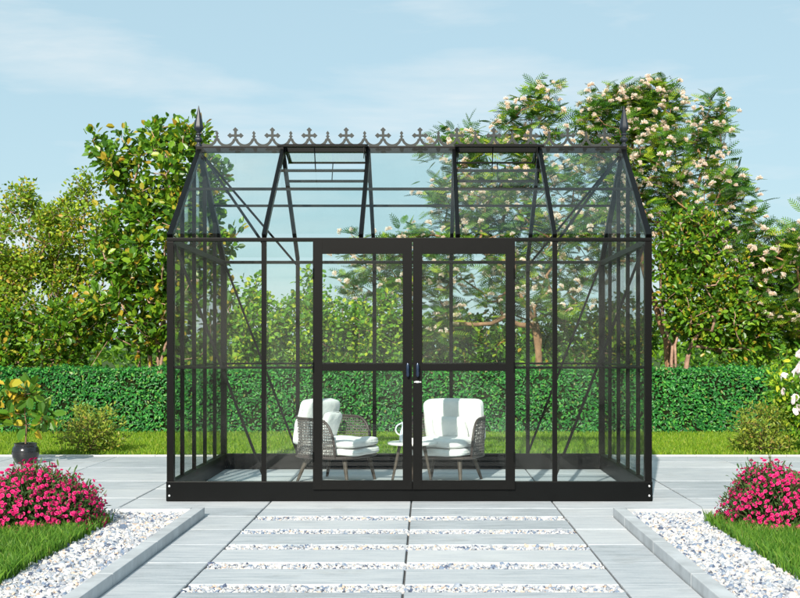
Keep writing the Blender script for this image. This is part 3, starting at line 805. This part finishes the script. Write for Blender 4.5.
# low shrubs on the lawn edge
def shrub(px, Y, rx, h, label, n=150):
    x = (px-VX)/F*Y; base = (x, Y, 0); st = []
    for k in range(9):
        a = random.uniform(0, 6.28); q = random.uniform(.25, .8); st.append([base, (x+math.cos(a)*rx*.3*q, Y+math.sin(a)*.15, h*.3), (x+math.cos(a)*rx*.75*q, Y+math.sin(a)*.3*q, h*.72)])
    lobes = [((x-rx*.15, Y, h*.50), (rx*.95, .34, h*.42), 3), ((x+rx*.2, Y, h*.68), (rx*.5, .25, h*.36), 1.2), ((x-rx*.3, Y, h*.62), (rx*.4, .25, h*.36), 1), ((x, Y, h*.22), (rx*1.0, .32, h*.2), 2.2)]
    tree('shrub', label, 'shrub', base, st, lobes, n, NLEAF_V*np.array([1, 1.5, 1]), 18, .05, .085, (M['twig'], M['leaf_shrub']), group='low shrubs on the lawn edge', tip_r=.0025, maxr=.012, step=.08, wob=.012, tall=.8, zmin=.04, zpen=.02, crown_name='foliage')
shrub(92, 13.55, .44, .56, 'low twiggy shrub on the lawn right of the black pot', 150)
shrub(762, 13.5, .36, .56, 'low twiggy shrub on the lawn behind the right pink flower mound', 140)
# rose bush at the right edge
RX, RY = (806-VX)/F*13.7, 13.7
st = [[(RX, RY, 0), (RX-.1, RY, .4), (RX-.25, RY, .9)], [(RX, RY, 0), (RX+.1, RY, .5), (RX+.2, RY, 1.0)], [(RX, RY, 0), (RX-.02, RY, .6), (RX, RY, 1.15)]]
rt, A, tips, td = tree('rose_bush', 'tall pale pink rose bush with yellow green leaves at the right edge of the lawn', 'bush', (RX, RY, 0), st,
     [((RX-.05, RY, .75), (.42, .35, .5), 3), ((RX, RY, .35), (.4, .35, .3), 1.5)], 200, LEAF_V, 15, .075, .11, (M['twig'], M['leaf_lime']), tip_r=.003, maxr=.02, step=.1, wob=.02, zmin=.1, zpen=.05, crown_name='foliage')
fp = A[tips]; fp = fp[np.argsort(fp[:, 1]*1.0-fp[:, 2]*.35)[:40]]+np.array([0, -.08, .03])
flowers('rose', 'ruffle', M['rose'], fp, rand_dirs(len(fp), .5)+np.array([-.1, -.9, 0]), RNG.uniform(.04, .065, len(fp)), rt)

# ------------------------------------------------------------------ pink flower mounds
def mound(x, y, rx, ry, h, label, seed):
    t = empty('carnation_mound', (x, y, .03)); tag(t, label, 'flowers', 'pink flower mounds in the front beds')
    n = 2100; d = rand_dirs(n, .25); d[:, 2] = np.abs(d[:, 2]); d /= np.linalg.norm(d, axis=1, keepdims=True)
    d /= ((np.abs(d)**2.7).sum(1, keepdims=True))**(1/2.7)
    rr_ = RNG.uniform(.84, 1.03, n)[:, None]
    lump = (1+.10*np.sin(d[:, 0]*5+seed*2.3)+.07*np.sin(d[:, 1]*9+d[:, 2]*5+seed))[:, None]
    tip = d*np.array([rx, ry, h])*rr_*lump
    mb = MB()
    for q in tip[:420]:
        a = Vector((q[0]*.18, q[1]*.18, 0)); b_ = Vector(q); m = a.lerp(b_, .5)+Vector((q[0]*.14, q[1]*.14, .02)); mb.tube([a, m, b_], .0016, 3, cap=False)
    mb.build('stems', M['leaf_pink'] if False else M['twig'], t)
    k = 10; N_ = n*k; f = RNG.uniform(.28, .97, N_); P = np.repeat(tip, k, 0)*f[:, None]+RNG.normal(size=(N_, 3))*.022
    P[:, 2] = np.maximum(P[:, 2], .004)
    dd = np.repeat(d, k, 0)+RNG.normal(size=(N_, 3))*.6; dd[:, 2] += .4
    V, Fq, r2 = stamp(NLEAF_V*np.array([1, .8, 1]), LEAF_F, P, dd, rand_dirs(N_, .4), RNG.uniform(.028, .055, N_), RNG.random(N_))
    np_mesh('foliage', V, Fq, r2, M['leaf_pink'], t)
    vis = tip[(tip[:, 1] < ry*.55)]; cnt = min(len(vis), 1250); vis = vis[:cnt]
    back = tip[(tip[:, 1] >= ry*.55)][:110]; fl = np.concatenate([vis, back])*1.03
    dr = fl/np.array([rx, ry, h])**1.0; dr /= np.linalg.norm(dr, axis=1, keepdims=True); dr = dr+RNG.normal(size=dr.shape)*.35
    flowers('carnation', 'ruffle', M['pink'], fl, dr, RNG.uniform(.0085, .0165, len(fl)), t, 100, score=fl[:, 1]-.2*fl[:, 2])
mound(-2.53, 7.74, .385, .36, .37, 'bright pink carnation mound in the left bed', 1)
mound(2.33, 7.74, .42, .36, .375, 'bright pink carnation mound in the right bed', 4)

# ------------------------------------------------------------------ trees beyond the hedge
GRP = 'trees beyond the hedge'
# broad-leaved tree left of the greenhouse
Y = 18.6
def stem(pts, Y, dz=0): return [tuple(at(px, py, Y+dy)) if py is not None else ((px-VX)/F*Y, Y, 0) for (px, py, dy) in pts]
tree('broadleaf_tree', 'tall broad leaved tree with reddish stems left of the greenhouse', 'tree', ((150-VX)/F*Y, Y, 0),
     [stem([(150, None, 0), (150, 350, 0), (140, 290, .1), (150, 220, 0), (165, 160, 0)], Y),
      stem([(158, None, 0), (158, 340, -.1), (176, 270, -.2), (196, 210, 0)], Y),
      stem([(146, None, 0), (138, 350, .2), (118, 290, .2), (112, 240, .2)], Y),
      stem([(152, None, 0), (165, 345, -.3), (190, 310, -.4), (215, 270, -.3)], Y)],
     [L(168, 175, 62, 52, Y, .8, 2600), L(160, 240, 72, 60, Y, .9, 4200), L(135, 305, 58, 50, Y, .8, 3200), L(190, 310, 52, 52, Y, .7, 2300),
      L(115, 150, 24, 20, Y, .4, 300), L(222, 230, 24, 30, Y, .4, 420), L(185, 132, 34, 16, Y, .4, 420)],
     430, LEAF_V*np.array([1, 1.2, 1]), 24, .135, .17, (M['bark'], M['leaf_big']), GRP, tip_r=.0075, maxr=.085)
# small-leaved yellowish tree, far left
Y = 19.2
tree('small_leaved_tree', 'yellow green small leaved tree at the left edge behind the hedge', 'tree', ((45-VX)/F*Y, Y, 0),
     [stem([(45, None, 0), (42, 340, 0), (30, 280, .1), (28, 220, 0)], Y), stem([(50, None, 0), (56, 340, 0), (78, 270, -.1), (84, 215, 0)], Y),
      stem([(40, None, 0), (18, 345, 0), (-10, 300, 0)], Y), stem([(52, None, 0), (48, 330, -.3), (55, 260, -.2)], Y)],
     [L(25, 245, 42, 52, Y, .8, 2200), L(80, 235, 40, 42, Y, .7, 1700), L(45, 300, 70, 50, Y, .9, 3400), L(-30, 290, 50, 55, Y, .8, 2200), L(22, 200, 16, 18, Y, .3, 250), L(82, 190, 14, 18, Y, .3, 230), L(60, 215, 20, 18, Y, .3, 260)],
     620, LEAF_V*np.array([1, 1.25, 1]), 33, .072, .17, (M['bark'], M['leaf_small']), GRP, tip_r=.006, maxr=.06)
# lower broad-leaf bushes closing the gaps above the hedge
def bush(px, Y, lobes, n, label, leaf, size, per, name='bush', stems=4):
    x = (px-VX)/F*Y; st = []
    for k in range(stems):
        dx = (k-(stems-1)/2)*.22; st.append([(x+dx*.4, Y, 0), (x+dx, Y+random.uniform(-.1, .1), .7), (x+dx*2.2, Y, 1.3)])
    tree(name, label, 'bush', (x, Y, 0), st, lobes, int(n*.72), leaf[0], per, size, .16, leaf[1], 'bushes beyond the hedge', tip_r=.005, maxr=.045, crown_name='foliage')
BIG = (LEAF_V*np.array([1, 1.15, 1]), (M['bark'], M['leaf_big'])); LIME = (LEAF_V*np.array([1, 1.35, 1]), (M['bark_dark'], M['leaf_lime'])); SML = (LEAF_V, (M['bark'], M['leaf_small']))
Y = 18.2
bush(60, Y, [L(45, 335, 60, 34, Y, .5), L(-20, 340, 40, 40, Y, .5)], 200, 'dark broad leaved bush behind the hedge above the potted tree', BIG, .11, 24)
bush(258, 18.5, [L(258, 325, 26, 38, 18.5, .5, 1500), L(256, 290, 9, 14, 18.5, .15, 160), L(240, 345, 24, 24, 18.5, .4, 500)], 170, 'lime green bush behind the hedge in the leftmost back bay', LIME, .085, 24)
bush(308, 18.7, [L(306, 330, 30, 40, 18.7, .5, 1500), L(312, 285, 12, 18, 18.7, .2, 260), L(330, 325, 20, 30, 18.7, .4, 700)], 210, 'taller lime green bush behind the hedge left of the doors', LIME, .085, 24)
bush(372, 19.0, [L(370, 335, 34, 30, 19.0, .5, 1500), L(390, 320, 22, 30, 19.0, .4, 700)], 190, 'green bush behind the hedge seen through the left door', LIME, .085, 24)
bush(455, 20.0, [L(440, 335, 45, 32, 20, .6), L(490, 340, 36, 30, 20, .5)], 220, 'green bush behind the hedge seen through the right door', BIG, .10, 18)
bush(585, 20.3, [L(580, 338, 55, 30, 20.3, .6), L(625, 330, 35, 38, 20.3, .5)], 230, 'green bush behind the hedge at the right back corner', BIG, .10, 24)
bush(790, 18.8, [L(780, 335, 45, 32, 18.8, .6), L(830, 325, 40, 45, 18.8, .6)], 230, 'green bush behind the hedge at the right edge', LIME, .09, 24)

# silk trees with feathery leaves and peach blossoms
def silk(root_px, Y, label, stems_, lobes, n, blossom, per=9, size=.255):
    return tree('silk_tree', label, 'tree', ((root_px-VX)/F*Y, Y, 0), stems_, lobes, n, None, per, size, .12, (M['bark_silk'], M['leaf_silk']), GRP,
         tip_r=.007, maxr=.13, frond=True, blossom=blossom, shell=.2, bias=.15, power=2.15)
Y = 19.4
silk(540, Y, 'feathery silk tree with stout forked trunk seen through the right bays',
     [stem([(540, None, 0), (538, 340, 0), (530, 312, 0), (510, 275, 0), (500, 230, 0), (515, 170, 0), (535, 110, 0)], Y),
      stem([(542, None, .02), (540, 340, .1), (535, 308, .1), (552, 265, .2), (570, 220, .1), (575, 170, 0)], Y),
      stem([(510, 275, 0), (470, 240, -.1), (430, 235, -.2), (385, 240, -.2)], Y)],
     [L(528, 128, 34, 38, Y, .6, 1300), L(500, 165, 46, 36, Y, .8, 1500), L(468, 200, 46, 40, Y, .8, 1700), L(550, 200, 60, 50, Y, .9, 2600), L(420, 260, 52, 40, Y, .8, 1900),
      L(375, 285, 36, 28, Y, .6, 900), L(490, 255, 60, 45, Y, .9, 2200), L(568, 260, 50, 40, Y, .8, 1400), L(372, 250, 40, 22, Y, .5, 500), L(445, 145, 18, 14, Y, .3, 260), L(543, 102, 10, 22, Y, .2, 260), L(512, 112, 10, 24, Y, .2, 260), L(468, 148, 9, 20, Y, .2, 200), L(530, 300, 60, 26, Y, .8, 1200), L(430, 320, 50, 22, Y, .7, 700)],
     520, 720)
Y = 18.9
silk(668, Y, 'tall blossoming silk tree right of the greenhouse gable',
     [stem([(668, None, 0), (666, 340, 0), (650, 290, 0), (635, 230, 0), (630, 160, 0), (640, 110, 0)], Y),
      stem([(672, None, 0), (674, 335, .1), (684, 280, .1), (690, 220, 0), (705, 160, 0), (712, 125, 0)], Y),
      stem([(670, None, 0), (668, 330, -.1), (672, 270, -.2), (662, 210, -.2), (660, 140, 0)], Y)],
     [L(612, 125, 34, 38, Y, .6, 1300), L(655, 114, 26, 26, Y, .5, 700), L(650, 165, 50, 46, Y, .9, 2400), L(708, 140, 22, 32, Y, .5, 750), L(700, 205, 48, 50, Y, .9, 2200), L(620, 220, 45, 45, Y, .8, 1700), L(720, 260, 42, 38, Y, .8, 1100), L(602, 108, 9, 24, Y, .2, 260), L(662, 99, 10, 20, Y, .2, 260), L(635, 105, 9, 22, Y, .2, 220), L(712, 115, 9, 22, Y, .2, 260), L(728, 190, 14, 22, Y, .2, 260), L(590, 150, 20, 26, Y, .3, 420)],
     460, 700)
Y = 18.3
silk(800, Y, 'low spreading silk tree at the right edge behind the hedge',
     [stem([(815, None, 0), (812, 330, 0), (800, 290, 0), (790, 250, 0)], Y), stem([(816, None, 0), (818, 330, 0), (830, 280, 0), (840, 230, 0)], Y)],
     [L(790, 265, 36, 30, Y, .7, 1500), L(750, 260, 24, 30, Y, .5, 700), L(765, 305, 34, 30, Y, .6, 900), L(825, 255, 40, 45, Y, .8, 1700), L(800, 315, 40, 30, Y, .7, 1100), L(752, 222, 20, 14, Y, .3, 200)],
     250, 300)
Y = 18.2
tree('broadleaf_tree', 'dense broad leaved tree with bare reddish stems right of the greenhouse', 'tree', ((668-VX)/F*Y+.1, Y, 0),
     [stem([(672, None, 0), (672, 345, 0), (662, 315, 0), (660, 270, 0), (665, 220, 0)], Y), stem([(676, None, 0), (676, 345, -.1), (690, 300, -.1), (700, 250, 0)], Y),
      stem([(680, None, 0), (690, 345, 0), (715, 310, 0), (735, 270, 0)], Y)],
     [L(700, 300, 42, 42, Y, .6, 2300), L(735, 325, 40, 32, Y, .6, 1500), L(690, 240, 36, 36, Y, .6, 1300), L(745, 285, 24, 30, Y, .5, 700), L(665, 265, 18, 22, Y, .3, 350)],
     400, LEAF_V*np.array([1, 1.15, 1]), 21, .10, .16, (M['bark'], M['leaf_big']), GRP, tip_r=.0065, maxr=.07)

# far wood closing the horizon
def far_wood():
    n = 26000; a = RNG.uniform(-1, 1, n); X = a*75; Yb = 62+RNG.uniform(-6, 6, n)
    hgt = 2.0+.5*np.sin(X*.23)+.4*np.sin(X*.61+1)+.3*np.sin(X*1.7)
    Z = hgt*RNG.random(n)**.7; P = np.stack([X, Yb, Z], 1)
    V, Fq, rr = stamp(LEAF_V, LEAF_F, P, rand_dirs(n), rand_dirs(n, .5)+np.array([0, -.5, 0]), RNG.uniform(.25, .5, n), RNG.random(n)*.8)
    tag(np_mesh('far_wood', V, Fq, rr, M['leaf_big']), 'far low line of trees closing the horizon behind the garden', 'wood', None, 'stuff')
far_wood()

# ------------------------------------------------------------------ sky, sun, camera
SUN_EL, SUN_AZ = 30, 192                 # azimuth clockwise from +Y (north): sun behind the camera, to the left
w = bpy.data.worlds.new('World'); S.world = w; w.use_nodes = True; nt = w.node_tree; nt.nodes.clear()
out = N(nt, 'ShaderNodeOutputWorld'); bg = N(nt, 'ShaderNodeBackground'); bg.inputs[1].default_value = .108
sky = N(nt, 'ShaderNodeTexSky', sky_type='NISHITA'); sky.sun_disc = False; sky.sun_elevation = R(SUN_EL); sky.sun_rotation = R(SUN_AZ)
sky.altitude = 0; sky.air_density = 1.0; sky.dust_density = 1.5; sky.ozone_density = 1.2
tc = N(nt, 'ShaderNodeTexCoord'); sx_ = N(nt, 'ShaderNodeSeparateXYZ'); nt.links.new(tc.outputs['Generated'], sx_.inputs[0])
mp = N(nt, 'ShaderNodeMapping'); mp.inputs['Scale'].default_value = (2.2, 2.2, 13); mp.inputs['Rotation'].default_value = (R(2), R(7), 0); mp.inputs['Location'].default_value = (.3, .1, .55)
nt.links.new(tc.outputs['Generated'], mp.inputs[0])
nz = N(nt, 'ShaderNodeTexNoise'); nz.inputs['Scale'].default_value = 1.5; nz.inputs['Detail'].default_value = 7; nz.inputs['Roughness'].default_value = .55
nz.inputs['Distortion'].default_value = .25; nt.links.new(mp.outputs[0], nz.inputs['Vector'])
mx = N(nt, 'ShaderNodeMixRGB'); mx.inputs[0].default_value = .72; mx.inputs[2].default_value = (3.75, 5.35, 5.9, 1)
nt.links.new(sky.outputs[0], mx.inputs[1])
cr = ramp(nt, [(.48, (0, 0, 0)), (.60, (.34, .34, .34)), (.74, (.85, .85, .85))]); nt.links.new(nz.outputs['Fac'], cr.inputs[0])
m2 = N(nt, 'ShaderNodeMixRGB'); m2.inputs[2].default_value = (6.2, 6.5, 6.6, 1)      # thin high cloud
nt.links.new(cr.outputs[0], m2.inputs[0]); nt.links.new(mx.outputs[0], m2.inputs[1])
nt.links.new(m2.outputs[0], bg.inputs[0]); nt.links.new(bg.outputs[0], out.inputs[0])

sd = bpy.data.lights.new('sun', 'SUN'); sd.energy = 4.8; sd.angle = R(.55); sd.color = (1, .93, .82)
so = bpy.data.objects.new('sun', sd); COL.objects.link(so); so.location = (-5, -10, 12)
el, az = R(SUN_EL), R(SUN_AZ)
to_sun = Vector((math.sin(az)*math.cos(el), math.cos(az)*math.cos(el), math.sin(el)))
so.rotation_euler = to_sun.to_track_quat('Z', 'Y').to_euler()

cd = bpy.data.cameras.new('camera'); cam = bpy.data.objects.new('camera', cd); COL.objects.link(cam)
cam.location = (0, 0, H); cam.rotation_euler = (R(90), 0, 0); cd.sensor_width = 36; cd.sensor_fit = 'HORIZONTAL'
cd.lens = 36*F/800; cd.shift_x = -(VX-400)/800; cd.shift_y = (VY-299)/800; cd.clip_start = .05; cd.clip_end = 3000
S.camera = cam
S.view_settings.view_transform = 'Standard'; S.view_settings.look = 'None'; S.view_settings.gamma = 1; S.view_settings.exposure = .42
S.view_settings.use_curve_mapping = False
S.render.engine = 'CYCLES'
S.cycles.transparent_max_bounces = 40; S.cycles.max_bounces = 10; S.cycles.diffuse_bounces = 4
